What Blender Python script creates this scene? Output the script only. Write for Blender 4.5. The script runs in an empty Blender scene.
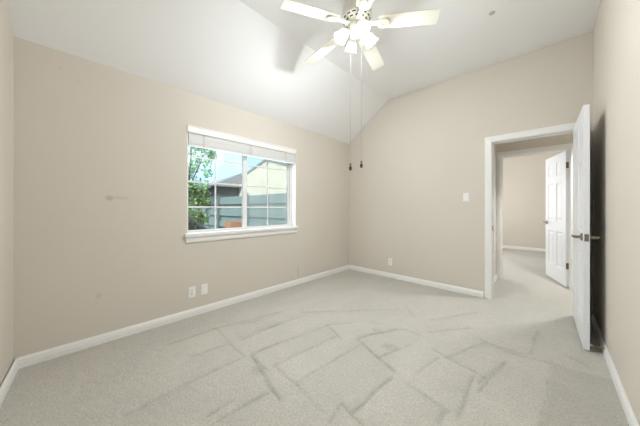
import bpy, bmesh, math, random
import numpy as np
from mathutils import Vector, Matrix

SC = bpy.context.scene
COL = SC.collection
PI = math.pi
random.seed(7)

# ------------------------------------------------------------------ camera
YAW = 43.637
F_PX = 241.4
cam_d = bpy.data.cameras.new('camera')
cam_d.sensor_width = 36.0
cam_d.lens = F_PX / 640 * 36.0
cam_d.shift_y = -4.7 / 640
cam_d.clip_start = 0.01
cam = bpy.data.objects.new('camera', cam_d)
COL.objects.link(cam)
cam.location = (2.843, 0.2587, 1.1805)
cam.rotation_euler = (math.radians(90), 0, math.radians(YAW))
SC.camera = cam

# ------------------------------------------------------------------ exposure, world, lights
SC.view_settings.view_transform = 'Standard'
SC.view_settings.look = 'None'
SC.view_settings.exposure = 0.82
SC.view_settings.gamma = 1.0
SC.view_settings.use_curve_mapping = False

SKY_STRENGTH = 1.15
SUN_STRENGTH = 3.2
BULB_W = (18.5, 20.0, 20.0, 20.0)
HALL_W = 62.0
WINDOW_W = 4.5
FAR_W = 34.0

world = bpy.data.worlds.new('sky')
SC.world = world
world.use_nodes = True
wn, wl = world.node_tree.nodes, world.node_tree.links
wn.clear()
w_out = wn.new('ShaderNodeOutputWorld')
w_bg = wn.new('ShaderNodeBackground')
w_tc = wn.new('ShaderNodeTexCoord')
w_noise = wn.new('ShaderNodeTexNoise')
w_noise.inputs['Scale'].default_value = 2.6
w_noise.inputs['Detail'].default_value = 5
w_ramp = wn.new('ShaderNodeValToRGB')
w_ramp.color_ramp.elements[0].position = 0.42
w_ramp.color_ramp.elements[0].color = (0.42, 0.66, 0.95, 1)
w_ramp.color_ramp.elements[1].position = 0.66
w_ramp.color_ramp.elements[1].color = (0.90, 0.95, 1.0, 1)
wl.new(w_tc.outputs['Generated'], w_noise.inputs['Vector'])
wl.new(w_noise.outputs['Fac'], w_ramp.inputs['Fac'])
wl.new(w_ramp.outputs['Color'], w_bg.inputs['Color'])
w_bg.inputs['Strength'].default_value = SKY_STRENGTH
wl.new(w_bg.outputs['Background'], w_out.inputs['Surface'])


def add_light(name, kind, loc, energy, color=(1, 1, 1), rot=(0, 0, 0), **kw):
    d = bpy.data.lights.new(name, kind)
    d.energy = energy
    d.color = color
    for k, v in kw.items():
        setattr(d, k, v)
    o = bpy.data.objects.new(name, d)
    o.location = loc
    o.rotation_euler = rot
    COL.objects.link(o)
    return o


sun = add_light('sun', 'SUN', (4, -6, 9), SUN_STRENGTH, (1, .96, .88), angle=.02)
sun.rotation_euler = Vector((-.45, .62, -.62)).to_track_quat('-Z', 'Y').to_euler()
# area lamp added inside the glass, standing in for daylight through the window
add_light('window_fill', 'AREA', (-.086, 1.93, 1.395), WINDOW_W, (.88, .95, 1.0), (0, math.radians(-90), 0), shape='RECTANGLE', size=.90, size_y=1.46)
# ceiling lamp of the hall (round the corner to the right) and an added area lamp standing in for daylight in the room beyond it
add_light('hall_ceiling_light', 'SPOT', (3.33, 4.70, 2.42), HALL_W, (.95, .98, 1), spot_size=math.radians(112), spot_blend=.5, shadow_soft_size=.06)
add_light('far_room_fill', 'AREA', (.75, 7.2, 1.5), FAR_W, (.95, .98, 1), (0, math.radians(-90), 0), size=1.6)

# ------------------------------------------------------------------ room measures
L = 4.062      # window wall runs along y from 0 to L at x = 0
W = 3.1684     # right wall x
XB = 0.8254    # where the slope meets the flat ceiling
HC = 3.0416    # flat ceiling
HL = 2.44      # window wall height
TILT = -0.0612  # front wall runs slightly askew

# ------------------------------------------------------------------ helpers


def link(o, parent=None):
    COL.objects.link(o)
    if parent is not None:
        o.parent = parent
    return o


def obj(name, bm, m, parent=None, smooth=False, autosmooth=None):
    me = bpy.data.meshes.new(name)
    bmesh.ops.recalc_face_normals(bm, faces=bm.faces[:])
    bm.to_mesh(me)
    bm.free()
    if smooth:
        for p in me.polygons:
            p.use_smooth = True
    if autosmooth:
        me.set_sharp_from_angle(angle=math.radians(autosmooth))
    if m is not None:
        me.materials.append(m)
    return link(bpy.data.objects.new(name, me), parent)


def tag(o, label=None, cat=None, group=None, kind=None):
    if label:
        o['label'] = label
    if cat:
        o['category'] = cat
    if group:
        o['group'] = group
    if kind:
        o['kind'] = kind
    return o


def empty(name, loc, rz=0.0):
    o = bpy.data.objects.new(name, None)
    o.empty_display_size = .1
    o.location = loc
    o.rotation_euler = (0, 0, rz)
    return link(o)


def box(bm, x0, x1, y0, y1, z0, z1, bev=0.0):
    r = bmesh.ops.create_cube(bm, size=1.0)
    vs = r['verts']
    for v in vs:
        v.co = Vector(((x0 + x1) / 2 + v.co.x * (x1 - x0), (y0 + y1) / 2 + v.co.y * (y1 - y0), (z0 + z1) / 2 + v.co.z * (z1 - z0)))
    if bev > 0:
        es = set()
        for v in vs:
            es.update(v.link_edges)
        bmesh.ops.bevel(bm, geom=list(es), offset=bev, segments=2, affect='EDGES', profile=.5)
    return vs


def xform(bm, start, mat):
    bm.verts.ensure_lookup_table()
    for v in list(bm.verts)[start:]:
        v.co = mat @ v.co


def lathe(bm, prof, seg=24, mat=None, cap=True):
    """prof: list of (r, z) turned about Z"""
    rings = []
    for r, z in prof:
        ring = []
        for i in range(seg):
            a = 2 * PI * i / seg
            co = Vector((r * math.cos(a), r * math.sin(a), z))
            if mat is not None:
                co = mat @ co
            ring.append(bm.verts.new(co))
        rings.append(ring)
    for a, b in zip(rings, rings[1:]):
        for i in range(seg):
            bm.faces.new((a[i], a[(i + 1) % seg], b[(i + 1) % seg], b[i]))
    if cap:
        if prof[0][0] > 1e-5:
            bm.faces.new(rings[0][::-1])
        if prof[-1][0] > 1e-5:
            bm.faces.new(rings[-1])
    return rings


def tube(bm, pts, r, seg=8, radii=None):
    pts = [Vector(p) for p in pts]
    rings = []
    up = Vector((0, 0, 1))
    for i, p in enumerate(pts):
        t = (pts[min(i + 1, len(pts) - 1)] - pts[max(i - 1, 0)]).normalized()
        u = up if abs(t.z) < .95 else Vector((1, 0, 0))
        a = t.cross(u).normalized()
        b = t.cross(a).normalized()
        rr = radii[i] if radii else r
        rings.append([bm.verts.new(p + (a * math.cos(2 * PI * k / seg) + b * math.sin(2 * PI * k / seg)) * rr) for k in range(seg)])
    for A, B in zip(rings, rings[1:]):
        for k in range(seg):
            bm.faces.new((A[k], A[(k + 1) % seg], B[(k + 1) % seg], B[k]))
    bm.faces.new(rings[0][::-1])
    bm.faces.new(rings[-1])


def sweep(bm, prof, p0, p1, inward, up=(0, 0, 1)):
    """straight moulding: prof (out, up) extruded from p0 to p1"""
    p0, p1, n, u = Vector(p0), Vector(p1), Vector(inward).normalized(), Vector(up)
    A = [bm.verts.new(p0 + n * a + u * b) for a, b in prof]
    B = [bm.verts.new(p1 + n * a + u * b) for a, b in prof]
    k = len(prof)
    for i in range(k):
        bm.faces.new((A[i], A[(i + 1) % k], B[(i + 1) % k], B[i]))
    bm.faces.new(A[::-1])
    bm.faces.new(B)


def prism(bm, poly, axis, a0, a1):
    """poly of 2-D points extruded along axis ('x','y','z')"""
    def P(q, a):
        return {'x': (a, q[0], q[1]), 'y': (q[0], a, q[1]), 'z': (q[0], q[1], a)}[axis]
    A = [bm.verts.new(P(q, a0)) for q in poly]
    B = [bm.verts.new(P(q, a1)) for q in poly]
    k = len(poly)
    for i in range(k):
        bm.faces.new((A[i], A[(i + 1) % k], B[(i + 1) % k], B[i]))
    bm.faces.new(A[::-1])
    bm.faces.new(B)


def sphere(bm, c, r, seg=12, scale=(1, 1, 1)):
    n = len(bm.verts)
    bmesh.ops.create_uvsphere(bm, u_segments=seg, v_segments=max(6, seg // 2), radius=r)
    bm.verts.ensure_lookup_table()
    for v in list(bm.verts)[n:]:
        v.co = Vector((v.co.x * scale[0], v.co.y * scale[1], v.co.z * scale[2])) + Vector(c)

# ------------------------------------------------------------------ materials


def srgb(r, g, b):
    def f(c):
        c /= 255
        return c / 12.92 if c <= .04045 else ((c + .055) / 1.055) ** 2.4
    return (f(r), f(g), f(b), 1)


def mat(name, col, rough=.5, metal=0.0, noise=None, bump=None, spec=.5):
    """noise = (scale, amount): small tone variation; bump = (scale, strength, distance)"""
    m = bpy.data.materials.new(name)
    m.use_nodes = True
    n, l = m.node_tree.nodes, m.node_tree.links
    b = n['Principled BSDF']
    b.inputs['Base Color'].default_value = col
    b.inputs['Roughness'].default_value = rough
    b.inputs['Metallic'].default_value = metal
    b.inputs['Specular IOR Level'].default_value = spec
    tc = n.new('ShaderNodeTexCoord')
    if noise:
        t = n.new('ShaderNodeTexNoise')
        t.inputs['Scale'].default_value = noise[0]
        t.inputs['Detail'].default_value = 4
        r = n.new('ShaderNodeMapRange')
        r.inputs['From Min'].default_value = .3
        r.inputs['From Max'].default_value = .7
        r.inputs['To Min'].default_value = 1 - noise[1]
        r.inputs['To Max'].default_value = 1 + noise[1]
        mx = n.new('ShaderNodeVectorMath')
        mx.operation = 'SCALE'
        mx.inputs[0].default_value = col[:3]
        l.new(tc.outputs['Object'], t.inputs['Vector'])
        l.new(t.outputs['Fac'], r.inputs['Value'])
        l.new(r.outputs['Result'], mx.inputs['Scale'])
        l.new(mx.outputs['Vector'], b.inputs['Base Color'])
    if bump:
        t = n.new('ShaderNodeTexNoise')
        t.inputs['Scale'].default_value = bump[0]
        t.inputs['Detail'].default_value = 3
        bp = n.new('ShaderNodeBump')
        bp.inputs['Strength'].default_value = bump[1]
        bp.inputs['Distance'].default_value = bump[2]
        l.new(tc.outputs['Object'], t.inputs['Vector'])
        l.new(t.outputs['Fac'], bp.inputs['Height'])
        l.new(bp.outputs['Normal'], b.inputs['Normal'])
    return m


WALL_COL = srgb(224, 216, 204)
M = {}
M['wall'] = mat('wall_paint', WALL_COL, .75, noise=(1.3, .012), bump=(90, .12, .002), spec=.25)
M['ceiling'] = mat('ceiling_paint', srgb(250, 250, 250), .85, bump=(120, .1, .002), spec=.2)
M['trim'] = mat('white_trim_paint', srgb(247, 246, 243), .35, bump=(25, .03, .001))
M['door'] = mat('white_door_paint', srgb(245, 247, 251), .33, bump=(40, .05, .001))
M['vinyl'] = mat('white_vinyl', srgb(245, 245, 244), .3, noise=(6, .01))
M['blind'] = mat('blind_slat', srgb(246, 246, 244), .45, noise=(20, .02))
M['valance'] = mat('blind_valance', srgb(252, 251, 248), .4, noise=(8, .01))
M['tape'] = mat('ladder_cord', srgb(222, 219, 213), .8, noise=(60, .05))
M['plastic'] = mat('white_plastic', srgb(253, 252, 249), .3, noise=(30, .01))
M['slot'] = mat('dark_slot', srgb(38, 34, 30), .6, noise=(60, .1))
M['nickel'] = mat('satin_nickel', srgb(150, 142, 130), .32, 1.0, noise=(40, .05))
M['bronze'] = mat('dark_hinge', srgb(126, 116, 102), .4, 1.0, noise=(40, .05))
M['brass'] = mat('brass_spring', srgb(190, 172, 140), .3, 1.0, noise=(40, .05))
M['rubber'] = mat('white_rubber', srgb(225, 220, 210), .6, noise=(40, .02))
M['fan_white'] = mat('fan_white_enamel', srgb(240, 238, 228), .35, noise=(10, .01))
M['blade'] = mat('fan_blade_white', srgb(238, 234, 222), .45, noise=(14, .012))
M['chain'] = mat('bead_chain', srgb(204, 200, 192), .5, 0, noise=(200, .1))
M['pull'] = mat('dark_chain_pull', srgb(84, 74, 62), .35, .5, noise=(60, .1))
M['mark'] = mat('grey_ceiling_spot', srgb(196, 195, 192), .8, noise=(60, .04))
# outdoors
M['ground'] = mat('lawn_ground', srgb(120, 128, 92), .95, noise=(3, .2), bump=(30, .5, .02))
M['fence'] = mat('weathered_fence_board', srgb(112, 128, 127), .85, noise=(9, .14), bump=(14, .3, .01))
M['post'] = mat('weathered_fence_post', srgb(88, 100, 102), .85, noise=(9, .12))
M['siding'] = mat('cream_siding', srgb(216, 208, 184), .8, noise=(4, .03))
M['shingle'] = mat('grey_shingle', srgb(128, 132, 134), .9, noise=(16, .14), bump=(20, .4, .01))
M['fascia'] = mat('dark_fascia', srgb(92, 96, 98), .8, noise=(6, .08))
M['darkwall'] = mat('grey_house_wall', srgb(78, 86, 90), .85, noise=(5, .08))
M['leaf'] = mat('tree_leaf', srgb(146, 190, 138), .6, noise=(2.5, .25))
M['leaf2'] = mat('yellow_green_leaf', srgb(126, 152, 98), .6, noise=(3, .2))
M['bark'] = mat('tree_bark', srgb(96, 88, 76), .9, noise=(12, .2), bump=(20, .6, .02))
M['darkleaf'] = mat('dark_shrub_leaf', srgb(58, 66, 44), .7, noise=(8, .4))
M['darkmetal'] = mat('dark_rail_metal', srgb(44, 46, 46), .5, .3, noise=(10, .1))
M['crate'] = mat('brown_planter_wood', srgb(160, 112, 84), .8, noise=(12, .12))


def window_wall_material():
    """wall paint with two old scuffs and a thin crack above the baseboard"""
    m = mat('window_wall_paint', WALL_COL, .75, noise=(1.3, .012), bump=(90, .12, .002), spec=.25)
    n, l = m.node_tree.nodes, m.node_tree.links
    b = n['Principled BSDF']
    src = b.inputs['Base Color'].links[0].from_socket
    geo = n.new('ShaderNodeNewGeometry')
    prev = src
    for (cy, cz, ry, rz, amt, soft) in ((.52, 1.272, .035, .03, .20, .5), (.60, 1.276, .085, .022, .09, .5), (.452, .417, .03, .035, .10, .3),
                                        (.43, .36, .025, .02, .06, .3), (.221, 2.30, .02, .02, .06, .3), (2.744, .20, .007, .11, .28, .7), (.33, 2.23, .03, .02, .05, .3)):
        s = n.new('ShaderNodeVectorMath')
        s.operation = 'SUBTRACT'
        s.inputs[1].default_value = (0, cy, cz)
        l.new(geo.outputs['Position'], s.inputs[0])
        q = n.new('ShaderNodeVectorMath')
        q.operation = 'MULTIPLY'
        q.inputs[1].default_value = (0, 1 / ry, 1 / rz)
        l.new(s.outputs['Vector'], q.inputs[0])
        le = n.new('ShaderNodeVectorMath')
        le.operation = 'LENGTH'
        l.new(q.outputs['Vector'], le.inputs[0])
        mr = n.new('ShaderNodeMapRange')
        mr.interpolation_type = 'SMOOTHSTEP'
        mr.inputs['From Min'].default_value = soft
        mr.inputs['From Max'].default_value = 1.0
        mr.inputs['To Min'].default_value = 1 - amt
        mr.inputs['To Max'].default_value = 1.0
        l.new(le.outputs['Value'], mr.inputs['Value'])
        sc = n.new('ShaderNodeVectorMath')
        sc.operation = 'SCALE'
        l.new(prev, sc.inputs[0])
        l.new(mr.outputs['Result'], sc.inputs['Scale'])
        prev = sc.outputs['Vector']
    l.new(prev, b.inputs['Base Color'])
    return m


M['window_wall'] = window_wall_material()


def carpet_material():
    m = bpy.data.materials.new('cut_pile_carpet')
    m.use_nodes = True
    n, l = m.node_tree.nodes, m.node_tree.links
    b = n['Principled BSDF']
    b.inputs['Roughness'].default_value = .95
    b.inputs['Specular IOR Level'].default_value = .1
    b.inputs['Sheen Weight'].default_value = .15
    tc = n.new('ShaderNodeTexCoord')
    at = n.new('ShaderNodeAttribute')
    at.attribute_name = 'pile'
    f1 = n.new('ShaderNodeTexNoise')
    f1.inputs['Scale'].default_value = 85
    f1.inputs['Detail'].default_value = 3
    f1.inputs['Roughness'].default_value = .7
    l.new(tc.outputs['Object'], f1.inputs['Vector'])
    r1 = n.new('ShaderNodeMapRange')
    r1.inputs['From Min'].default_value = .3
    r1.inputs['From Max'].default_value = .7
    r1.inputs['To Min'].default_value = .79
    r1.inputs['To Max'].default_value = 1.18
    l.new(f1.outputs['Fac'], r1.inputs['Value'])
    mu = n.new('ShaderNodeMath')
    mu.operation = 'MULTIPLY'
    l.new(r1.outputs['Result'], mu.inputs[0])
    l.new(at.outputs['Fac'], mu.inputs[1])
    sc = n.new('ShaderNodeVectorMath')
    sc.operation = 'SCALE'
    sc.inputs[0].default_value = srgb(195, 191, 181)[:3]
    l.new(mu.outputs['Value'], sc.inputs['Scale'])
    l.new(sc.outputs['Vector'], b.inputs['Base Color'])
    bp = n.new('ShaderNodeBump')
    bp.inputs['Strength'].default_value = .5
    bp.inputs['Distance'].default_value = .006
    l.new(f1.outputs['Fac'], bp.inputs['Height'])
    l.new(bp.outputs['Normal'], b.inputs['Normal'])
    return m


M['carpet'] = carpet_material()


def glass_material(name, tint=(.97, .985, .985, 1), gloss=.05):
    m = bpy.data.materials.new(name)
    m.use_nodes = True
    n, l = m.node_tree.nodes, m.node_tree.links
    n.clear()
    out = n.new('ShaderNodeOutputMaterial')
    t = n.new('ShaderNodeBsdfTransparent')
    t.inputs['Color'].default_value = tint
    g = n.new('ShaderNodeBsdfGlossy')
    g.inputs['Roughness'].default_value = .02
    fr = n.new('ShaderNodeFresnel')
    fr.inputs['IOR'].default_value = 1.4
    mx = n.new('ShaderNodeMixShader')
    l.new(fr.outputs['Fac'], mx.inputs['Fac'])
    l.new(t.outputs['BSDF'], mx.inputs[1])
    l.new(g.outputs['BSDF'], mx.inputs[2])
    l.new(mx.outputs['Shader'], out.inputs['Surface'])
    return m


M['glass'] = glass_material('window_glass')


def screen_material():
    m = bpy.data.materials.new('insect_screen_mesh')
    m.use_nodes = True
    n, l = m.node_tree.nodes, m.node_tree.links
    n.clear()
    out = n.new('ShaderNodeOutputMaterial')
    t = n.new('ShaderNodeBsdfTransparent')
    d = n.new('ShaderNodeBsdfTranslucent')
    d.inputs['Color'].default_value = srgb(235, 240, 232)
    d2 = n.new('ShaderNodeBsdfDiffuse')
    d2.inputs['Color'].default_value = srgb(225, 230, 224)
    a = n.new('ShaderNodeMixShader')
    a.inputs['Fac'].default_value = .5
    l.new(d.outputs['BSDF'], a.inputs[1])
    l.new(d2.outputs['BSDF'], a.inputs[2])
    mx = n.new('ShaderNodeMixShader')
    mx.inputs['Fac'].default_value = .22
    l.new(t.outputs['BSDF'], mx.inputs[1])
    l.new(a.outputs['Shader'], mx.inputs[2])
    l.new(mx.outputs['Shader'], out.inputs['Surface'])
    return m


M['screen'] = screen_material()


def shade_material():
    """frosted glass: lets most of the lamp light through, glows a little"""
    m = bpy.data.materials.new('frosted_lamp_glass')
    m.use_nodes = True
    n, l = m.node_tree.nodes, m.node_tree.links
    n.clear()
    out = n.new('ShaderNodeOutputMaterial')
    t = n.new('ShaderNodeBsdfTransparent')
    t.inputs['Color'].default_value = (1, .99, .96, 1)
    d = n.new('ShaderNodeBsdfTranslucent')
    d.inputs['Color'].default_value = (.06, .057, .05, 1)
    g = n.new('ShaderNodeBsdfDiffuse')
    g.inputs['Color'].default_value = (.15, .142, .122, 1)
    a = n.new('ShaderNodeMixShader')
    a.inputs['Fac'].default_value = .5
    l.new(d.outputs['BSDF'], a.inputs[1])
    l.new(g.outputs['BSDF'], a.inputs[2])
    mx = n.new('ShaderNodeMixShader')
    mx.inputs['Fac'].default_value = .84
    l.new(t.outputs['BSDF'], mx.inputs[1])
    l.new(a.outputs['Shader'], mx.inputs[2])
    e = n.new('ShaderNodeEmission')
    e.inputs['Color'].default_value = (1, .96, .88, 1)
    e.inputs['Strength'].default_value = .05
    ad = n.new('ShaderNodeAddShader')
    l.new(mx.outputs['Shader'], ad.inputs[0])
    l.new(e.outputs['Emission'], ad.inputs[1])
    l.new(ad.outputs['Shader'], out.inputs['Surface'])
    return m


M['shade'] = shade_material()


def emit_material(name, col, s):
    m = bpy.data.materials.new(name)
    m.use_nodes = True
    n, l = m.node_tree.nodes, m.node_tree.links
    n.clear()
    out = n.new('ShaderNodeOutputMaterial')
    e = n.new('ShaderNodeEmission')
    e.inputs['Color'].default_value = col
    e.inputs['Strength'].default_value = s
    l.new(e.outputs['Emission'], out.inputs['Surface'])
    return m


M['bulb'] = emit_material('lit_bulb', (1, .96, .88, 1), .9)


def struct(name, bm, m, parent=None, **kw):
    o = obj(name, bm, m, parent, **kw)
    if parent is None:
        o['kind'] = 'structure'
    return o

# ------------------------------------------------------------------ carpeted floor


TRACKS = [(1.08, 0.47, 1.07, 0.82), (1.07, 0.82, 1.08, 1.21), (0.46, 1.27, 1.07, 1.23), (0.45, 0.87, 0.46, 1.27), (0.46, 1.27, 0.61, 1.94), (0.84, 1.34, 0.84, 1.76), (0.77, 0.94, 0.81, 1.21), (1.11, 1.27, 1.11, 1.56), (1.13, 1.28, 1.35, 1.28), (1.41, 1.19, 1.64, 1.16), (1.51, 0.82, 1.53, 1.15), (1.44, 0.8, 1.43, 0.96), (0.55, 1.48, 0.62, 1.69), (0.8, 1.52, 0.88, 2.03), (1.08, 1.3, 1.22, 2.08), (1.35, 1.34, 1.41, 1.98), (1.59, 1.31, 1.65, 2.01), (1.35, 1.34, 1.59, 1.32), (1.22, 2.08, 1.47, 1.97), (1.1, 1.29, 1.63, 1.16), (1.58, 2.08, 2.02, 1.9), (1.58, 2.08, 1.77, 2.52), (1.85, 1.98, 1.93, 2.19), (2.02, 1.4, 2.04, 1.82), (1.59, 1.32, 1.9, 1.29), (1.51, 0.97, 1.52, 1.13), (1.96, 1.25, 1.93, 1.4), (1.94, 1.41, 2.1, 1.37), (0.8, 2.11, 1.57, 2.96), (1.2, 2.06, 1.36, 2.3), (1.57, 2.14, 1.81, 2.54), (1.62, 2.05, 2.03, 1.9), (1.86, 1.98, 1.97, 2.31), (2.15, 1.98, 2.2, 2.29), (2.25, 2.33, 2.42, 2.81), (2.12, 2.37, 2.51, 2.27), (2.42, 2.81, 2.67, 2.81), (2.02, 1.46, 2.04, 1.82), (2.14, 1.84, 2.4, 1.8), (2.46, 1.78, 2.46, 2.23), (2.51, 2.09, 2.59, 2.58), (2.4, 1.68, 2.4, 1.78), (1.57, 3.08, 1.8, 2.86), (2.02, 2.65, 2.27, 3.0), (1.93, 2.93, 2.25, 3.5), (1.82, 2.53, 1.96, 2.52), (2.72, 2.85, 2.75, 3.37), (2.62, 2.76, 2.9, 2.82), (2.38, 2.84, 2.62, 2.76), (2.5, 2.19, 2.59, 2.58), (2.8, 2.04, 2.83, 2.54), (2.95, 3.02, 3.04, 2.96)]


def make_floor():
    step = .0125
    xs = np.arange(-.02, W + .03, step)
    ys = np.arange(-.24, L + .001, step)
    ys[-1] = L
    X, Y = np.meshgrid(xs, ys, indexing='ij')
    rng = np.random.default_rng(3)

    def vnoise(sx, sy):
        """smooth value noise, cells of sx by sy metres"""
        g = rng.random((int(4 / sx) + 4, int(5 / sy) + 4))
        u = (X + .3) / sx
        v = (Y + .4) / sy
        i = u.astype(int)
        j = v.astype(int)
        fu = u - i
        fv = v - j
        fu = fu * fu * (3 - 2 * fu)
        fv = fv * fv * (3 - 2 * fv)
        return (g[i, j] * (1 - fu) + g[i + 1, j] * fu) * (1 - fv) + (g[i, j + 1] * (1 - fu) + g[i + 1, j + 1] * fu) * fv
    wx = (vnoise(.12, .12) - .5) * .014
    wy = (vnoise(.12, .12) - .5) * .014
    PX, PY = X + wx, Y + wy
    tone = 1 + (vnoise(.3, .3) - .5) * .05 + (vnoise(.09, .2) - .5) * .04 + (vnoise(.035, .035) - .5) * .05
    # lengthwise vacuum stripes
    dip = np.zeros_like(X)
    strength = vnoise(.15, .15)
    for k, (x0, y0, x1, y1) in enumerate(TRACKS):
        dx, dy = x1 - x0, y1 - y0
        ln = math.hypot(dx, dy)
        t = ((PX - x0) * dx + (PY - y0) * dy) / ln
        s = ((PX - x0) * -dy + (PY - y0) * dx) / ln
        along = np.clip((t + .04) / .06, 0, 1) * np.clip((ln + .04 - t) / .06, 0, 1)
        core = np.exp(-(s / .010) ** 2) * along * (.45 + strength)
        side = 1 if k % 2 else -1
        lean = np.where(s * side > 0, np.exp(-np.abs(s) / .06), 0) * along
        patch = np.where(s * side > 0, np.clip((.30 - np.abs(s)) / .05, 0, 1), 0) * along * ((k * 7) % 5 - 2)
        tone = tone * (1 - .17 * core) * (1 - .06 * lean) * (1 + .011 * patch)
        dip = np.maximum(dip, core)
    # darker strip of carpet along the right wall
    edge = 2.805 + .03 * np.sin(PY * 3)
    tone = tone * (1 - .12 * np.clip((PX - edge) / .02, 0, 1) * np.clip((2.82 - PY + (PX - 2.9) * .2) / .03, 0, 1))
    # foot prints left in the pile
    for (cx, cy, rx, ry, a) in ((1.63, 2.33, .05, .04, .14), (1.86, 2.16, .07, .05, .13), (1.52, 2.45, .06, .03, .08), (1.30, 1.22, .06, .05, .12), (2.42, 2.02, .06, .06, .05)):
        d = np.sqrt(((PX - cx) / rx) ** 2 + ((PY - cy) / ry) ** 2)
        g = np.clip(1.3 - d, 0, 1)
        tone = tone * (1 - a * np.clip(g * 2, 0, 1))
        dip = np.maximum(dip, g)
    Z = -.006 * np.clip(dip, 0, 1) + (vnoise(.025, .025) - .5) * .004 - .001
    nx, ny = X.shape
    co = np.stack([X, Y, Z], -1).reshape(-1, 3)
    idx = np.arange(nx * ny).reshape(nx, ny)
    quads = np.stack([idx[:-1, :-1], idx[1:, :-1], idx[1:, 1:], idx[:-1, 1:]], -1).reshape(-1, 4)
    pile = tone.reshape(-1)
    # the hall and the room beyond it, coarser
    ext = []
    xs2 = np.arange(-.02, 5.0, .05)
    ys2 = np.concatenate([[L], np.arange(L + .05, 9.6, .05)])
    A, B = np.meshgrid(xs2, ys2, indexing='ij')
    n0 = len(co)
    tn = 1 + (rng.random(A.shape) - .5) * .04
    co2 = np.stack([A, B, np.full_like(A, -.002)], -1).reshape(-1, 3)
    idx2 = np.arange(A.size).reshape(A.shape) + n0
    q2 = np.stack([idx2[:-1, :-1], idx2[1:, :-1], idx2[1:, 1:], idx2[:-1, 1:]], -1).reshape(-1, 4)
    co = np.concatenate([co, co2])
    quads = np.concatenate([quads, q2])
    pile = np.concatenate([pile, tn.reshape(-1)])
    me = bpy.data.meshes.new('floor')
    me.from_pydata(co.tolist(), [], quads.tolist())
    a = me.attributes.new('pile', 'FLOAT', 'POINT')
    a.data.foreach_set('value', pile.astype(np.float32))
    me.materials.append(M['carpet'])
    me.polygons.foreach_set('use_smooth', [True] * len(me.polygons))
    o = link(bpy.data.objects.new('floor', me))
    tag(o, 'greyish beige cut pile carpet with vacuum tracks and footprints', 'floor', kind='structure')


make_floor()

# ------------------------------------------------------------------ walls and ceilings
T = .13
WY0, WY1, WZ0, WZ1 = 1.155, 2.70, .868, 2.085   # window opening
DX0, DX1, DZ = 2.282, 3.068, 2.045              # doorway of this room
EX0, EX1 = 2.238, 3.056                         # doorway of the room across the hall
HY0, HY1 = L + T, 5.25                          # hall between them
FY0 = HY1 + .12

bm = bmesh.new()
box(bm, -.16, 0, -.4, WY0, -.3, HL)
box(bm, -.16, 0, WY1, L + T, -.3, HL)
box(bm, -.16, 0, WY0, WY1, -.3, WZ0)
box(bm, -.16, 0, WY0, WY1, WZ1, HL)
tag(struct('wall_left', bm, M['window_wall']), 'beige wall with the window and two scuff marks', 'wall')

bm = bmesh.new()
top = lambda x: HL + (HC - HL) * min(1, max(0, x / XB))
prism(bm, [(-.16, -.3), (DX0, -.3), (DX0, HC + .1), (XB, HC + .1), (-.16, HL + .02)], 'y', L, L + T)
prism(bm, [(DX0, DZ), (DX1, DZ), (DX1, HC + .1), (DX0, HC + .1)], 'y', L, L + T)
prism(bm, [(DX1, -.3), (W + T, -.3), (W + T, HC + .1), (DX1, HC + .1)], 'y', L, L + T)
tag(struct('wall_back', bm, M['wall']), 'beige gable wall with the open doorway', 'wall')

bm = bmesh.new()
box(bm, W, W + T, -.5, L, -.3, HC + .1)
tag(struct('wall_right', bm, M['wall']), 'beige wall behind the open white door', 'wall')

bm = bmesh.new()
v = [(-.16, 0), (W + T, TILT * (W + T)), (W + T, TILT * (W + T) - T), (-.16, -T)]
prism(bm, v, 'z', -.3, HC + .1)
tag(struct('wall_front', bm, M['wall']), 'beige wall at the left edge of the view', 'wall')

bm = bmesh.new()
sl = (HC - HL) / XB
prism(bm, [(-.2, HL - .2 * sl), (XB, HC), (W + T, HC), (W + T, HC + .12), (XB - .05, HC + .12), (-.2, HL - .2 * sl + .14)], 'y', -.5, L + .02)
tag(struct('ceiling', bm, M['ceiling']), 'white ceiling with a flat part and a slope to the window wall', 'ceiling')

# hall
bm = bmesh.new()
box(bm, 2.06, 2.19, HY0, HY1, -.3, 2.5)
tag(struct('wall_hall_left', bm, M['wall']), 'short beige hall wall seen through the doorway', 'wall')
bm = bmesh.new()
box(bm, 2.0, EX0, HY1, FY0, -.3, 3.0)
box(bm, EX1, 5.0, HY1, FY0, -.3, 3.0)
box(bm, EX0, EX1, HY1, FY0, DZ, 3.0)
tag(struct('wall_hall_back', bm, M['wall']), 'beige hall wall around the second doorway', 'wall')
bm = bmesh.new()
box(bm, 4.9, 5.0, HY0, HY1, -.3, 2.5)
tag(struct('wall_hall_right', bm, M['wall']), 'beige wall closing the hall on the right', 'wall')
bm = bmesh.new()
box(bm, W + T, 5.0, HY0 - T, HY0, -.3, 2.5)
tag(struct('wall_hall_front', bm, M['wall']), 'beige hall wall on the near side', 'wall')
bm = bmesh.new()
box(bm, 2.0, 5.0, HY0, HY1, 2.44, 2.56)
tag(struct('ceiling_hall', bm, M['ceiling']), 'white hall ceiling', 'ceiling')
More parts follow.
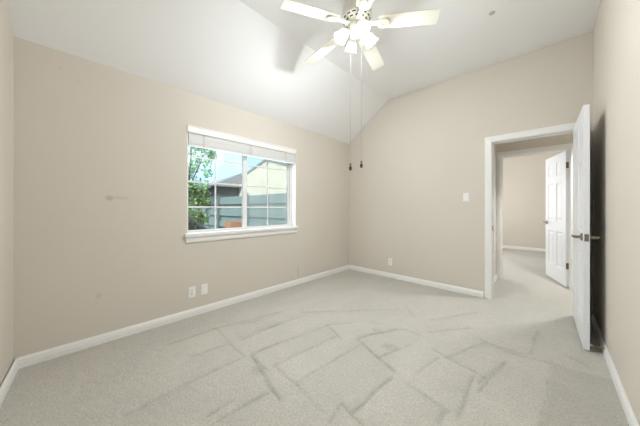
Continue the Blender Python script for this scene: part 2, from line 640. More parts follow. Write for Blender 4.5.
# far room
bm = bmesh.new()
box(bm, .6, 5.0, 9.25, 9.4, -.3, 3.1)
tag(struct('wall_far', bm, M['wall']), 'beige far wall of the room beyond the hall', 'wall')
bm = bmesh.new()
box(bm, .5, .62, FY0 - .12, 9.4, -.3, 3.1)
tag(struct('wall_far_left', bm, M['wall']), 'left wall of the room beyond the hall', 'wall')
bm = bmesh.new()
box(bm, 4.88, 5.0, FY0, 9.4, -.3, 3.1)
tag(struct('wall_far_right', bm, M['wall']), 'right wall of the room beyond the hall', 'wall')
bm = bmesh.new()
box(bm, .5, 2.06, FY0 - .12, FY0, -.3, 3.1)
tag(struct('wall_far_front', bm, M['wall']), 'near wall of the room beyond the hall', 'wall')
bm = bmesh.new()
box(bm, .5, 5.0, FY0 - .12, 9.4, 2.95, 3.1)
tag(struct('ceiling_far', bm, M['ceiling']), 'white ceiling of the room beyond the hall', 'ceiling')

# baseboards
BP = [(0, -.01), (.015, -.01), (.015, .042), (.012, .050), (.012, .060), (.006, .070), (.004, .079), (0, .079)]


def baseboard(name, p0, p1, inward, label):
    bm = bmesh.new()
    sweep(bm, BP, p0, p1, inward)
    tag(struct(name, bm, M['trim']), label, 'baseboard')


baseboard('baseboard_left', (0, -.005, 0), (0, L, 0), (1, 0, 0), 'white stepped baseboard below the window')
baseboard('baseboard_back', (0, L, 0), (2.205, L, 0), (0, -1, 0), 'white baseboard between the corner and the doorway')
baseboard('baseboard_right', (W, L - .02, 0), (W, -.19, 0), (-1, 0, 0), 'white baseboard of the right wall behind the door')
baseboard('baseboard_front', (0, 0, 0), (W, TILT * W, 0), (-TILT, 1, 0), 'white baseboard at the left edge of the view')
baseboard('baseboard_hall', (2.19, HY0 + .02, 0), (2.19, HY1, 0), (1, 0, 0), 'short white baseboard in the hall')
baseboard('baseboard_far', (.62, 9.25, 0), (4.88, 9.25, 0), (0, -1, 0), 'white baseboard of the far room')

# door casings and jambs
CP = [(0, 0), (0, .016), (.012, .018), (.045, .014), (.062, .010), (.076, .006), (.076, 0)]   # (width outward from opening, thickness)


def doorway_trim(name, x0, x1, z, y, face, yj0, yj1, label, wr=None, stop=None, wl=None):
    """casing with mitred head on the plane y (face = -1 looks to -y) and the jamb lining"""
    bm = bmesh.new()
    rev = .005
    cw = CP[-1][0]
    # three mitred legs
    def ring(pt):
        return [bm.verts.new(p) for p in pt]
    wr_s = 1.0 if wr is None else wr / cw
    wl_s = 1.0 if wl is None else wl / cw
    a, b, c, d = [], [], [], []
    for w_, t_ in CP:
        yy = y + face * t_
        a.append((x0 - rev - w_ * wl_s, yy, -.01))
        b.append((x0 - rev - w_ * wl_s, yy, z + rev + w_))
        c.append((x1 + rev + w_ * wr_s, yy, z + rev + w_))
        d.append((x1 + rev + w_ * wr_s, yy, -.01))
    R = [ring(q) for q in (a, b, c, d)]
    k = len(CP)
    for A, B in zip(R, R[1:]):
        for i in range(k):
            bm.faces.new((A[i], A[(i + 1) % k], B[(i + 1) % k], B[i]))
    bm.faces.new(R[0][::-1])
    bm.faces.new(R[-1])
    jt = .018
    box(bm, x0 - jt, x0, yj0, yj1, -.01, z + jt)
    box(bm, x1, x1 + jt, yj0, yj1, -.01, z + jt)
    box(bm, x0, x1, yj0, yj1, z, z + jt)
    if stop:
        s0, s1 = stop
        box(bm, x0, x0 + .011, s0, s1, -.01, z, .002)
        box(bm, x1 - .011, x1, s0, s1, -.01, z, .002)
        box(bm, x0 + .011, x1 - .011, s0, s1, z - .011, z, .002)
    return tag(struct(name, bm, M['trim']), label, 'door casing')


# walls are cut a jamb's thickness wider than the clear opening
t1 = doorway_trim('trim_1', DX0 + .018, DX1 - .004, DZ - .014, L, -1, L - .001, L + T + .001, 'white casing and jamb of the near doorway', stop=(L + .045, L + .08))
t2 = doorway_trim('trim_2', EX0 + .016, EX1 - .004, DZ - .012, HY1, -1, HY1 - .001, FY0 + .001, 'white casing and jamb of the second doorway across the hall', wr=.05, wl=.055, stop=(HY1 + .05, HY1 + .075))
bm = bmesh.new()
box(bm, DX0 + .0175, DX0 + .0205, L + .012, L + .042, .885, .955, .001)
obj('strike_plate', bm, M['bronze'], t1)['label'] = 'small dark metal strike plate'

# ------------------------------------------------------------------ doors


def panel_door(bm, w, h, y0, y1):
    """six-panel slab between local y0 < y1; both faces moulded"""
    st, mid = .112, .10
    pw = (w - 2 * st - mid) / 2
    cols = [(st, st + pw), (st + pw + mid, w - st)]
    rows = [(.235, .80), (.96, 1.58), (1.69, h - .115)]
    xs = sorted({0, w, *[c for q in cols for c in q]})
    zs = sorted({0, h, *[c for q in rows for c in q]})
    for y, s in ((y0, -1), (y1, 1)):
        grid = {}
        for i, x in enumerate(xs):
            for j, z in enumerate(zs):
                grid[i, j] = bm.verts.new((x, y, z))
        for i in range(len(xs) - 1):
            for j in range(len(zs) - 1):
                c = ((xs[i] + xs[i + 1]) / 2, (zs[j] + zs[j + 1]) / 2)
                corner = [grid[i, j], grid[i + 1, j], grid[i + 1, j + 1], grid[i, j + 1]]
                if any(a < c[0] < b for a, b in cols) and any(a < c[1] < b for a, b in rows):
                    prev = corner
                    for ins, dep in ((.010, .007), (.022, .011), (.030, .011), (.056, .003)):
                        x0_, x1_, z0_, z1_ = xs[i] + ins, xs[i + 1] - ins, zs[j] + ins, zs[j + 1] - ins
                        nw = [bm.verts.new((px, y - s * dep, pz)) for px, pz in ((x0_, z0_), (x1_, z0_), (x1_, z1_), (x0_, z1_))]
                        for k in range(4):
                            bm.faces.new((prev[k], prev[(k + 1) % 4], nw[(k + 1) % 4], nw[k]))
                        prev = nw
                    bm.faces.new(prev)
                else:
                    bm.faces.new(corner)
        if s < 0:
            g0 = grid
        else:
            g1 = grid
    nx, nz = len(xs), len(zs)
    for i in range(nx - 1):
        bm.faces.new((g0[i, 0], g0[i + 1, 0], g1[i + 1, 0], g1[i, 0]))
        bm.faces.new((g0[i, nz - 1], g0[i + 1, nz - 1], g1[i + 1, nz - 1], g1[i, nz - 1]))
    for j in range(nz - 1):
        bm.faces.new((g0[0, j], g0[0, j + 1], g1[0, j + 1], g1[0, j]))
        bm.faces.new((g0[nx - 1, j], g0[nx - 1, j + 1], g1[nx - 1, j + 1], g1[nx - 1, j]))


def lever(parent, x, y, s, z, toward):
    """lever handle on the face at local y, outward direction s, lever pointing to +-x"""
    bm = bmesh.new()
    m_ = Matrix.Translation((x, y, z)) @ Matrix.Rotation(-s * PI / 2, 4, 'X')
    lathe(bm, [(.032, -.001), (.032, .006), (.026, .012), (.012, .014), (.012, .042)], 24, m_)
    ob = obj('handle_rose', bm, M['nickel'], parent, smooth=True, autosmooth=35)
    bm = bmesh.new()
    pts, rad = [], []
    for k in range(9):
        u = k / 8
        pts.append((x + toward * (u * .115 - .008), y + s * (.048 + .008 * math.sin(u * PI)), z + .004 * math.sin(u * PI * 1.2)))
        rad.append(.0115 - .004 * u)
    tube(bm, pts, .01, 10, rad)
    obj('lever', bm, M['nickel'], ob, smooth=True, autosmooth=50)


def door(name, label, hinge, rz, w, side):
    """side: sign of local y on which the slab lies"""
    h = 2.024
    y0, y1 = (0, .036) if side > 0 else (-.036, 0)
    bm = bmesh.new()
    panel_door(bm, w, h, y0, y1)
    o = obj(name, bm, M['door'])
    o.location = hinge
    o.rotation_euler = (0, 0, rz)
    tag(o, label, 'door', kind='structure')
    zh = .925
    lever(o, w - .062, y0, -1, zh, -1)
    lever(o, w - .062, y1, 1, zh, -1)
    bm = bmesh.new()
    box(bm, w - .001, w + .0015, (y0 + y1) / 2 - .0125, (y0 + y1) / 2 + .0125, zh - .03, zh + .03)
    box(bm, w + .001, w + .009, (y0 + y1) / 2 - .006, (y0 + y1) / 2 + .006, zh - .009, zh + .009, .002)
    obj('latch_plate', bm, M['nickel'], o)['label'] = 'nickel latch plate on the door edge'
    for z in (.31, 1.81):
        bm = bmesh.new()
        ys = 0
        tube(bm, [(-.004, ys - side * .004, z - .045), (-.004, ys - side * .004, z + .045)], .0065, 10)
        box(bm, -.0015, 0, y0 + .003, y1 - .002, z - .045, z + .045)
        obj('hinge', bm, M['bronze'], o)['label'] = 'dark metal hinge'
    return o


door('door_1', 'open white six panel door nearest the camera beside the right wall', (3.057, L - .02, .012), math.atan2(-1, .026), .825, -1)
door('door_2', 'open white six panel door of the room beyond the hall', (3.044, FY0 + .012, .012), math.atan2(.956, -.293), .765, 1)

# spring door stop on the right baseboard
ds = empty('door_stop', (W - .015, 3.25, .05))
tag(ds, 'brass spring door stop on the right baseboard behind the open door', 'door stop')
bm = bmesh.new()
lathe(bm, [(.014, 0), (.014, .006), (.008, .012)], 14, Matrix.Rotation(-PI / 2, 4, 'Y'))
obj('stop_base', bm, M['brass'], ds, smooth=True, autosmooth=40)
bm = bmesh.new()
pts = []
for k in range(0, 14 * 9 + 1):
    a = 2 * PI * k / 9
    pts.append((-.008 - .052 * k / (14 * 9), .0062 * math.cos(a), .0062 * math.sin(a)))
tube(bm, pts, .0016, 6)
obj('stop_spring', bm, M['brass'], ds, smooth=True)
bm = bmesh.new()
lathe(bm, [(.0085, .058), (.0095, .062), (.0095, .072), (.006, .076)], 14, Matrix.Rotation(-PI / 2, 4, 'Y'))
obj('stop_tip', bm, M['rubber'], ds, smooth=True, autosmooth=40)['label'] = 'white rubber tip'

# ------------------------------------------------------------------ window
XW = -.09
win = empty('window_1', (0, 0, 0))
tag(win, 'white sliding window with grilles in the left wall', 'window', kind='structure')
bm = bmesh.new()     # lining of the opening
box(bm, -.15, .001, WY0, WY0 + .010, WZ0, WZ1)
box(bm, -.15, .001, WY1 - .010, WY1, WZ0, WZ1)
box(bm, -.15, .001, WY0 + .010, WY1 - .010, WZ1 - .010, WZ1)
obj('window_lining', bm, M['vinyl'], win)
bm = bmesh.new()
fw = .032
box(bm, XW - .05, XW, WY0 + .01, WY0 + .01 + fw, WZ0 + .035, WZ1 - .01, .003)
box(bm, XW - .05, XW, WY1 - .01 - fw, WY1 - .01, WZ0 + .035, WZ1 - .01, .003)
box(bm, XW - .05, XW, WY0 + .01 + fw, WY1 - .01 - fw, WZ0 + .035, WZ0 + .055, .003)
box(bm, XW - .05, XW, WY0 + .01 + fw, WY1 - .01 - fw, WZ1 - .04, WZ1 - .01, .003)
obj('window_frame', bm, M['vinyl'], win)


def sash(ya, yb, x, yv, rail):
    bm = bmesh.new()
    z0, z1 = WZ0 + .047, WZ1 - .04
    box(bm, x - .028, x, ya, ya + rail[0], z0, z1, .003)
    box(bm, x - .028, x, yb - rail[1], yb, z0, z1, .003)
    box(bm, x - .028, x, ya + rail[0], yb - rail[1], z0, z0 + .018, .003)
    box(bm, x - .028, x, ya + rail[0], yb - rail[1], z1 - .03, z1, .003)
    s = obj('sash', bm, M['vinyl'], win)
    bm = bmesh.new()
    xm = x - .014
    box(bm, xm - .004, xm + .004, yv - .009, yv + .009, z0 + .02, z1 - .03, .002)
    for z in (1.195, 1.485, 1.767):
        box(bm, xm - .0035, xm + .0035, ya + rail[0] - .004, yb - rail[1] + .004, z - .009, z + .009, .002)
    obj('grille', bm, M['vinyl'], s)
    bm = bmesh.new()
    box(bm, xm - .009, xm - .006, ya + rail[0] - .005, yb - rail[1] + .005, z0 + .015, z1 - .02)
    obj('pane', bm, M['glass'], s)
    return s


sash(WY0 + .03, 1.921, XW - .002, 1.506, (.012, .060))
sash(1.875, WY1 - .035, XW - .032, 2.276, (.040, .030))
bm = bmesh.new()
box(bm, XW - .072, XW - .071, 1.90, WY1 - .06, WZ0 + .07, WZ1 - .06)
obj('insect_screen', bm, M['screen'], win)['label'] = 'pale insect screen outside the right pane'
bm = bmesh.new()
box(bm, XW - .004, XW + .012, 1.893, 1.913, 1.44, 1.51, .003)
obj('sash_latch', bm, M['vinyl'], win)

# stool and apron
bm = bmesh.new()
box(bm, -.05, 0, WY0 + .001, WY1 - .001, WZ0, WZ0 + .04)
box(bm, -.001, .036, WY0 - .028, WY1 + .028, WZ0, WZ0 + .04, .008)
prism(bm, [(0, .805), (.012, .805), (.017, .818), (.017, .852), (.022, .860), (.022, .870), (0, .870)], 'y', WY0 - .012, WY1 + .014)
tag(struct('trim_3', bm, M['trim']), 'white window sill and apron under the sliding window', 'window sill')

# raised blind
bl = empty('window_blind', (0, 1.93, 2.07))
tag(bl, 'white slatted blind pulled up to the top of the window', 'window blind')


def blp(name, bm, m, parent=bl):
    o = obj(name, bm, m)
    o.data.transform(Matrix.Translation((0, -1.93, -2.07)))
    o.parent = parent
    return o


bm = bmesh.new()
prism(bm, [(.006, 2.008), (.014, 2.008), (.018, 2.016), (.018, 2.068), (.024, 2.076), (.024, 2.083), (.006, 2.083)], 'y', WY0 + .002, WY1 - .004)
blp('valance', bm, M['valance'])
bm = bmesh.new()
box(bm, -.05, .004, WY0 + .014, WY1 - .014, 2.03, 2.072, .003)
blp('head_rail', bm, M['blind'])
bm = bmesh.new()
rnd = random.Random(4)
nsl = 15
for k in range(nsl):
    z = 1.893 + k * .0085
    dx = rnd.uniform(-.002, .002)
    dz = rnd.uniform(-.001, .001)
    n0 = len(bm.verts)
    prism(bm, [(-.050 + dx, z), (-.024 + dx, z + .0015), (.002 + dx, z), (.002 + dx, z + .0066), (-.024 + dx, z + .0082), (-.050 + dx, z + .0066)], 'y', WY0 + .016 + rnd.uniform(0, .003), WY1 - .016 - rnd.uniform(0, .003))
blp('slat_stack', bm, M['blind'])
bm = bmesh.new()
box(bm, -.051, .003, WY0 + .015, WY1 - .015, 1.868, 1.888, .004)
blp('bottom_rail', bm, M['blind'])
for y in (1.33, 1.93, 2.50):
    bm = bmesh.new()
    box(bm, .0042, .0052, y - .010, y + .010, 1.872, 2.03)
    box(bm, -.0535, -.0525, y - .010, y + .010, 1.872, 2.03)
    blp('ladder_tape', bm, M['tape'])

# ------------------------------------------------------------------ electrical plates


def plate(name, label, cat, loc, rz, kind, group=None):
    """local x to the right, y out of the wall, z up"""
    e = empty(name, loc, rz)
    tag(e, label, cat, group)
    bm = bmesh.new()
    box(bm, -.036, .036, 0, .006, -.058, .058, .003)
    obj('cover_plate', bm, M['plastic'], e)
    if kind == 'duplex':
        for s in (-1, 1):
            bm = bmesh.new()
            lathe(bm, [(.017, .005), (.017, .009), (.015, .010)], 20, Matrix.Translation((0, 0, s * .0195)) @ Matrix.Rotation(-PI / 2, 4, 'X'))
            r = obj('receptacle', bm, M['plastic'], e, smooth=True, autosmooth=30)
            bm = bmesh.new()
            for sx in (-1, 1):
                box(bm, sx * .0065 - .0015, sx * .0065 + .0015, .0095, .0106, s * .0195 - .001, s * .0195 + .009)
            lathe(bm, [(.0028, .0095), (.0028, .0106)], 10, Matrix.Translation((0, 0, s * .0195 - .008)) @ Matrix.Rotation(-PI / 2, 4, 'X'))
            obj('plug_slots', bm, M['slot'], r)['label'] = 'dark plug slots'
        bm = bmesh.new()
        lathe(bm, [(.003, .005), (.003, .0075)], 10, Matrix.Rotation(-PI / 2, 4, 'X'))
        obj('screw', bm, M['nickel'], e)
    elif kind == 'rocker':
        bm = bmesh.new()
        box(bm, -.0165, .0165, .005, .0085, -.033, .033, .001)
        f = obj('switch_frame', bm, M['plastic'], e)
        bm = bmesh.new()
        prism(bm, [(.008, -.030), (.013, -.030), (.0095, 0), (.008, .030)], 'x', -.014, .014)
        obj('rocker', bm, M['plastic'], f)
    elif kind == 'toggle':
        bm = bmesh.new()
        box(bm, -.005, .005, .004, .0075, -.012, .012, .001)
        f = obj('toggle_surround', bm, M['plastic'], e)
        bm = bmesh.new()
        prism(bm, [(.006, -.005), (.018, .004), (.018, .009), (.006, .006)], 'x', -.004, .004)
        obj('toggle', bm, M['plastic'], f)
        for z in (-.03, .03):
            bm = bmesh.new()
            lathe(bm, [(.003, .005), (.003, .0072)], 10, Matrix.Translation((0, 0, z)) @ Matrix.Rotation(-PI / 2, 4, 'X'))
            obj('screw', bm, M['plastic'], e)
    return e


plate('power_outlet', 'white duplex outlet low on the window wall, left of its neighbouring plate', 'outlet', (0, 1.205, .262), -PI / 2, 'duplex', 'wall outlets')
plate('wall_jack', 'white plate with rectangular insert right of the outlet under the window', 'wall plate', (0, 1.335, .262), -PI / 2, 'rocker')
plate('power_outlet', 'white duplex outlet low on the gable wall near the corner', 'outlet', (.873, L, .268), PI, 'duplex', 'wall outlets')
plate('light_switch', 'white light switch on the gable wall beside the doorway', 'light switch', (2.003, L, 1.335), PI, 'toggle')

bm = bmesh.new()
lathe(bm, [(.024, 0), (.024, -.003), (.018, -.006), (.0, -.007)], 20, Matrix.Translation((2.442, 3.054, HC)))
tag(obj('ceiling_spot', bm, M['mark'], smooth=True), 'small round grey spot on the flat ceiling right of the fan', 'ceiling spot')

# ------------------------------------------------------------------ ceiling fan
FX, FY = 1.605, 2.022
fan = empty('ceiling_fan', (FX, FY, HC))
tag(fan, 'white five blade ceiling fan with lit frosted lamps and two long pull chains', 'ceiling fan')
ZB = 2.80 - HC       # blade root height, local
bm = bmesh.new()
lathe(bm, [(.075, 0), (.075, -.008), (.066, -.030), (.045, -.052), (.022, -.060)], 32)
obj('canopy', bm, M['fan_white'], fan, smooth=True, autosmooth=35)
bm = bmesh.new()
lathe(bm, [(.014, -.05), (.014, -.105)], 16)
obj('down_rod', bm, M['fan_white'], fan, smooth=True, autosmooth=40)
bm = bmesh.new()
lathe(bm, [(.03, -.088), (.06, -.096), (.115, -.108), (.13, -.122), (.133, -.15), (.133, -.185), (.126, -.20), (.105, -.212), (.085, -.224), (.075, -.232), (.07, -.24)], 40)
mh = obj('motor_housing', bm, M['fan_white'], fan, smooth=True, autosmooth=35)
for ring_r, ring_z, cnt, wid in ((.116, -.2062, 15, .016), (.0925, -.2203, 12, .014)):
    for k in range(cnt):
        a = 2 * PI * (k + .3) / cnt
        bm = bmesh.new()
        box(bm, -.0045, .0045, -wid, wid, -.0012, .0012, .001)
        xform(bm, 0, Matrix.Rotation(a, 4, 'Z') @ Matrix.Translation((ring_r, 0, ring_z)) @ Matrix.Rotation(math.radians(-31), 4, 'Y'))
        obj('vent_slot', bm, M['slot'], mh)
# blades
BR, BT = .19, .672
for k in range(5):
    a = math.radians(31.4 + 72 * k)
    droop = math.radians(4.0)
    base = Matrix.Rotation(a, 4, 'Z') @ Matrix.Translation((.10, 0, ZB)) @ Matrix.Rotation(droop, 4, 'Y')
    pitch = Matrix.Rotation(math.radians(-11), 4, 'X')
    # outline of the blade in local x (out) y (across)
    out = []
    x0, x1 = BR - .10, BT - .10
    w0, w1, r = .061, .068, .016
    def side(s):
        pts = [(x0, s * .046), (x0 + .010, s * .056), (x0 + .04, s * w0), (x0 + .25, s * (w0 + .005)), (x1 - r, s * w1)]
        for q in range(1, 5):
            t = q / 4 * PI / 2
            pts.append((x1 - r + r * math.sin(t), s * (w1 - r + r * math.cos(t))))
        return pts
    lo = side(-1)
    hi = side(1)[::-1]
    poly = lo + hi
    bm = bmesh.new()
    prism(bm, poly, 'z', -.003, .003)
    xform(bm, 0, base @ pitch)
    b = obj('blade', bm, M['blade'], fan)
    # bracket under the blade: arm, ring
    bm = bmesh.new()
    prism(bm, [(-.03, -.030), (.03, -.017), (.07, -.020), (x0 + .03, -.034), (x0 + .03, .034), (.07, .020), (.03, .017), (-.03, .030)], 'z', -.010, -.0035)
    n0 = len(bm.verts)
    box(bm, x0 + .005, x0 + .085, -.026, .026, -.0085, -.0032, .002)
    n1 = len(bm.verts)
    # raised oval ring
    seg, sg = 24, 6
    rings = []
    for i in range(seg):
        t = 2 * PI * i / seg
        c = Vector((x0 + .055 + .034 * math.cos(t), .028 * math.sin(t), -.009))
        d = Vector((math.cos(t), math.sin(t), 0))
        rings.append([bm.verts.new(c + d * (.006 * math.cos(2 * PI * j / sg)) + Vector((0, 0, .005 * math.sin(2 * PI * j / sg)))) for j in range(sg)])
    for i in range(seg):
        A, B = rings[i], rings[(i + 1) % seg]
        for j in range(sg):
            bm.faces.new((A[j], A[(j + 1) % sg], B[(j + 1) % sg], B[j]))
    xform(bm, 0, base @ pitch)
    obj('blade_bracket', bm, M['fan_white'], b, smooth=True, autosmooth=40)

# light kit
bm = bmesh.new()
lathe(bm, [(.066, -.236), (.07, -.25), (.07, -.29), (.060, -.305), (.050, -.315), (.052, -.330), (.045, -.342), (.02, -.352), (.012, -.36), (0, -.362)], 32)
lk = obj('light_fitter', bm, M['fan_white'], fan, smooth=True, autosmooth=35)
CAMA = math.radians(90 + YAW + 12)
for k in range(4):
    a = CAMA + k * PI / 2
    d = Vector((math.cos(a), math.sin(a), 0))
    axis = (d * .62 + Vector((0, 0, -.78))).normalized()
    root = d * .045 + Vector((0, 0, -.297))
    neck = d * .088 + Vector((0, 0, -.306))
    q = Vector((0, 0, 1)).rotation_difference(axis).to_matrix().to_4x4()
    mt = Matrix.Translation(neck) @ q
    bm = bmesh.new()
    tube(bm, [root, root.lerp(neck, .5) + Vector((0, 0, .008)), neck + axis * .006], .010, 10)
    lathe(bm, [(.016, -.012), (.024, -.004), (.025, .014)], 20, mt)
    obj('lamp_arm', bm, M['fan_white'], lk, smooth=True, autosmooth=40)
    # tulip shade, an open bell with a scalloped rim
    bm = bmesh.new()
    prof = [(.024, .006), (.033, .016), (.043, .034), (.048, .055), (.050, .075), (.055, .092), (.062, .104)]
    seg = 36
    for inner in (0, 1):
        rings = []
        for (r, z) in (prof if not inner else prof[::-1]):
            ring = []
            for i in range(seg):
                t = 2 * PI * i / seg
                rr = (r - .0025 * inner) * (1 + .02 * math.cos(9 * t) * (z / .1) ** 2)
                zz = z + .003 * math.cos(9 * t) * (z / .104) ** 3
                ring.append(bm.verts.new(mt @ Vector((rr * math.cos(t), rr * math.sin(t), zz))))
            rings.append(ring)
        for A, B in zip(rings, rings[1:]):
            for i in range(seg):
                bm.faces.new((A[i], A[(i + 1) % seg], B[(i + 1) % seg], B[i]))
        if inner == 0:
            last = rings[-1]
        else:
            for i in range(seg):
                bm.faces.new((last[i], last[(i + 1) % seg], rings[0][(i + 1) % seg], rings[0][i]))
    sh = obj('lamp_shade', bm, M['shade'], fan, smooth=True)
    sh['label'] = 'frosted bell lamp shade'
    bm = bmesh.new()
    lathe(bm, [(.010, .010), (.011, .018), (.016, .030), (.019, .040), (.016, .050), (.009, .055), (0, .057)], 18, mt)
    obj('bulb', bm, M['bulb'], sh, smooth=True)
    lp = Vector((FX, FY, HC)) + neck + axis * .086
    lo = add_light('fan_bulb', 'POINT', lp, BULB_W[k], (.91, .96, 1.0), shadow_soft_size=.028)

# chains
R3 = Vector((math.cos(math.radians(YAW)), math.sin(math.radians(YAW)), 0))
for off, zb in ((-.052, 1.530), (.044, 1.552)):
    p = R3 * off
    z0, z1 = -.275, zb - HC
    bm = bmesh.new()
    tube(bm, [(p.x * .9, p.y * .9, z0 - .002), (p.x * 1.0, p.y * 1.0, z0 - .02), (p.x, p.y, z0 - .06), (p.x, p.y, z1 + .05)], .0012, 6)
    c = obj('pull_chain', bm, M['chain'], fan, smooth=True)
    bm = bmesh.new()
    prof = [(.002, .048), (.007, .044), (.0085, .036), (.005, .030), (.004, .026), (.009, .022), (.0135, .010), (.0135, -.002), (.009, -.012), (.003, -.017), (0, -.018)]
    lathe(bm, prof, 14, Matrix.Translation((p.x, p.y, z1)))
    k = obj('chain_pull', bm, M['pull'], c, smooth=True)
    k['label'] = 'dark bell shaped chain pull'

# ------------------------------------------------------------------ outdoors
bm = bmesh.new()
box(bm, -60, -.16, -30, 60, -.45, -.3)
tag(struct('ground', bm, M['ground']), 'grass yard outside the window', 'ground')

# board fence running away from the house
fence = empty('garden_fence', (-6, 4.75, -.3))
tag(fence, 'weathered grey board fence outside the window', 'fence')
bm = bmesh.new()
rnd = random.Random(11)
zt = 1.64
hb = .232
k = 0
z = -.28
while z < zt - .05:
    k += 1
    for i, xa in enumerate(np.arange(-17, -.5, 2.4)):
        j = (k % 2) * .075 + rnd.uniform(-.004, .004)
        box(bm, xa + .004, min(xa + 2.396, -.4), 4.75 + j, 4.775 + j, z, min(z + hb + .012, zt) + rnd.uniform(-.004, .004))
    z += hb
o = obj('fence_boards', bm, M['fence'])
o.data.transform(Matrix.Translation((6, -4.75, .3)))
o.parent = fence
for xa in np.arange(-17, -.5, 2.4):
    bm = bmesh.new()
    box(bm, xa - .05, xa + .05, 4.68, 4.74, -.3, zt + .07)
    o = obj('fence_post', bm, M['post'])
    o.data.transform(Matrix.Translation((6, -4.75, .3)))
    o.parent = fence

# neighbour's house: cream gable end, grey roof and a lower grey wing in front
hs = empty('neighbour_house', (-9, 9, -.3))
tag(hs, 'pale house with a low pitched gable roof behind the fence', 'house')


def hp(name, bm, m, parent=hs):
    o = obj(name, bm, m)
    o.data.transform(Matrix.Translation((9, -9, .3)))
    o.parent = parent
    return o


RX, RZ = -9.0, 4.0
bm = bmesh.new()
prism(bm, [(-15.0, -.3), (-3.6, -.3), (-3.6, 2.42), (RX, RZ - .08), (-15.0, 2.29)], 'y', 8.2, 16)
hp('house_wall', bm, M['siding'])
bm = bmesh.new()
prism(bm, [(-15.5, 2.17), (RX, RZ - .06), (RX, RZ + .06), (-15.5, 2.29)], 'y', 8.14, 16.2)
prism(bm, [(RX, RZ - .06), (-3.2, 2.32), (-3.2, 2.44), (RX, RZ + .06)], 'y', 8.14, 16.2)
hp('house_roof', bm, M['shingle'])
bm = bmesh.new()     # lower wing
prism(bm, [(-16, -.3), (-12.2, -.3), (-12.2, 2.57), (-16, 2.57)], 'y', 6.6, 8.15)
hp('wing_wall', bm, M['darkwall'])
bm = bmesh.new()
vv = [(-16.4, 6.2, 2.55), (-11.8, 6.2, 2.55), (-11.8, 8.19, 2.55), (-16.4, 8.19, 2.55), (-14.9, 8.19, 3.05), (-11.85, 8.19, 3.5)]
V = [bm.verts.new(q) for q in vv]
for f in ((0, 1, 2, 3), (0, 1, 5, 4), (1, 2, 5), (2, 3, 4, 5), (3, 0, 4)):
    bm.faces.new([V[i] for i in f])
hp('wing_roof', bm, M['shingle'])
bm = bmesh.new()
box(bm, -16.42, -11.78, 6.15, 6.2, 2.40, 2.57)
hp('wing_fascia', bm, M['fascia'])


def foliage(bm, centers, n, size, rng):
    for (cx, cy, cz, r) in centers:
        for _ in range(n):
            d = Vector((rng.gauss(0, 1), rng.gauss(0, 1), rng.gauss(0, 1))).normalized() * r * rng.random() ** .4
            p = Vector((cx, cy, cz)) + d
            m_ = Matrix.Translation(p) @ Matrix.Rotation(rng.uniform(0, 6.28), 4, 'Z') @ Matrix.Rotation(rng.uniform(-1.2, 1.2), 4, 'X')
            s = size * rng.uniform(.6, 1.3)
            q = [(0, -.5, 0), (.28, 0, .05), (0, .5, 0), (-.28, 0, .05)]
            bm.faces.new([bm.verts.new(m_ @ (Vector(c) * s)) for c in q])


def at(u, v, fwd):
    """point seen at a pixel at a given forward distance"""
    a = math.radians(YAW)
    F = Vector((-math.sin(a), math.cos(a), 0))
    R = Vector((math.cos(a), math.sin(a), 0))
    return Vector((2.843, .2587, 1.1805)) + (F + R * ((u - 320) / F_PX) + Vector((0, 0, (208.3 - v) / F_PX))) * fwd


tree = empty('garden_tree', (-7.8, 3.7, -.3))
tag(tree, 'light green leafy tree seen through the left pane of the window', 'tree')
rg = random.Random(5)
bm = bmesh.new()
tr = [(-7.8, 3.7, -.3), (-7.75, 3.72, .9), (-7.8, 3.65, 1.9), (-7.65, 3.7, 3.0), (-7.7, 3.75, 3.9)]
tube(bm, tr, .1, 8, [.10, .07, .05, .03, .015])
tube(bm, [tr[2], (-7.4, 3.9, 2.8), (-7.1, 4.0, 3.3)], .03, 6, [.03, .02, .01])
tube(bm, [tr[2], (-8.2, 3.4, 2.8), (-8.5, 3.2, 3.4)], .03, 6, [.03, .02, .01])
o = obj('trunk', bm, M['bark'])
o.data.transform(Matrix.Translation((7.8, -3.7, .3)))
o.parent = tree
cl = []
for (u, v, r) in ((190, 146, .42), (197, 144, .36), (205, 148, .30), (192, 158, .40), (203, 160, .36), (209, 155, .22), (196, 168, .36), (188, 172, .4), (204, 172, .28), (192, 182, .35), (200, 184, .28), (208, 145, .25), (186, 135, .5), (200, 132, .5), (214, 134, .35)):
    p = at(u, v, 9.9)
    cl.append((p.x, p.y + rg.uniform(-.15, .15), p.z, r * .9))
bm = bmesh.new()
foliage(bm, cl, 150, .12, rg)
o = obj('foliage', bm, M['leaf'])
o.data.transform(Matrix.Translation((7.8, -3.7, .3)))
o.parent = tree

bush = empty('garden_bush', at(195, 208, 7.4))
bush.location.z = -.3
tag(bush, 'yellow green bush under the tree outside the left pane', 'bush')
bm = bmesh.new()
cl = []
for (u, v, r) in ((189, 190, .4), (196, 191, .38), (203, 193, .3), (190, 200, .36), (199, 202, .34), (206, 202, .2), (192, 215, .45), (200, 218, .4)):
    p = at(u, v, 7.4)
    cl.append((p.x, p.y, p.z, r * .66))
foliage(bm, cl, 200, .13, rg)
o = obj('foliage', bm, M['leaf2'])
o.data.transform(Matrix.Translation(-bush.location))
o.parent = bush
bm = bmesh.new()
b0 = bush.location
for k in range(5):
    a = k * 1.3
    tube(bm, [(0, 0, 0), (.12 * math.cos(a), .12 * math.sin(a), .7), (.35 * math.cos(a), .35 * math.sin(a), 1.5)], .02, 6, [.03, .02, .01])
o = obj('stem', bm, M['bark'], bush)

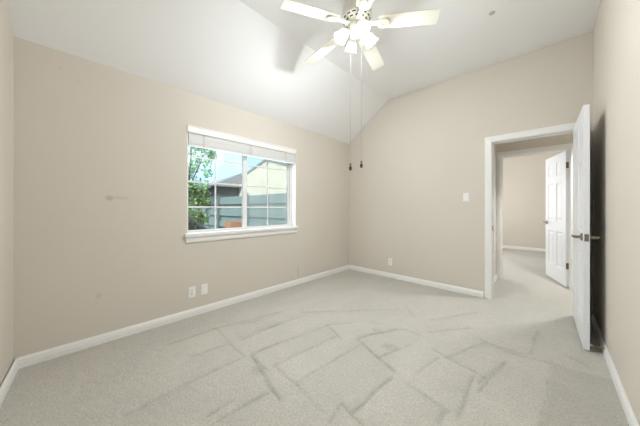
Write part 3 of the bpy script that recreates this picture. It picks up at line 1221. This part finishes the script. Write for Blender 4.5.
# dark sloping handrail with a dark shrub below
rail = empty('sloping_handrail', (-3.9, 2.2, -.3))
tag(rail, 'dark sloping handrail at the lower left corner of the window', 'handrail')
A, B = at(186, 215.5, 5.6), at(210, 232, 5.2)
bm = bmesh.new()
tube(bm, [A + (A - B) * .6, A, B, B + (B - A) * .6], .03, 8)
o = obj('rail', bm, M['darkmetal'])
o.data.transform(Matrix.Translation((3.9, -2.2, .3)))
o.parent = rail
for t in (-.4, .2, .8, 1.4):
    p = A.lerp(B, t)
    bm = bmesh.new()
    tube(bm, [(p.x, p.y, -.3), (p.x, p.y, p.z)], .02, 8)
    o = obj('baluster', bm, M['darkmetal'])
    o.data.transform(Matrix.Translation((3.9, -2.2, .3)))
    o.parent = rail
sb = empty('dark_shrub', (-4.3, 2.4, -.3))
tag(sb, 'dark shrub behind the sloping handrail outside the window', 'shrub')
bm = bmesh.new()
cl = []
for (u, v, r) in ((187, 228, .22), (191, 231, .24), (197, 233, .22), (203, 236, .22), (188, 240, .3), (196, 246, .35)):
    p = at(u, v, 6.3)
    cl.append((p.x, p.y, p.z, r))
foliage(bm, cl, 260, .08, rg)
o = obj('foliage', bm, M['darkleaf'])
o.data.transform(Matrix.Translation((4.3, -2.4, .3)))
o.parent = sb
bm = bmesh.new()
for k in range(4):
    a = k * 1.6
    tube(bm, [(0, 0, 0), (.1 * math.cos(a), .1 * math.sin(a), .4), (.22 * math.cos(a), .22 * math.sin(a), .8)], .015, 6)
obj('stem', bm, M['bark'], sb)

# brown planter on legs in front of the fence
p = at(233.5, 229, 7.2)
pb = empty('planter_box', (p.x, p.y, -.3))
tag(pb, 'brown wooden planter box on legs in front of the fence', 'planter')
bm = bmesh.new()
zt, zb_ = at(233, 221.5, 7.2).z + .3, at(233, 231, 7.2).z + .3
w_ = .17
for s in (-1, 1):
    box(bm, -w_, w_, s * w_ - .012, s * w_ + .012, zb_, zt, .004)
    box(bm, s * w_ - .012, s * w_ + .012, -w_, w_, zb_, zt, .004)
box(bm, -w_, w_, -w_, w_, zb_, zb_ + .02)
obj('box', bm, M['crate'], pb)
for sx in (-1, 1):
    for sy in (-1, 1):
        bm = bmesh.new()
        box(bm, sx * (w_ - .03) - .02, sx * (w_ - .03) + .02, sy * (w_ - .03) - .02, sy * (w_ - .03) + .02, 0, zb_)
        obj('leg', bm, M['crate'], pb)
bm = bmesh.new()
box(bm, -w_ + .014, w_ - .014, -w_ + .014, w_ - .014, zb_ + .02, zt - .03)
obj('soil', bm, M['bark'], pb)
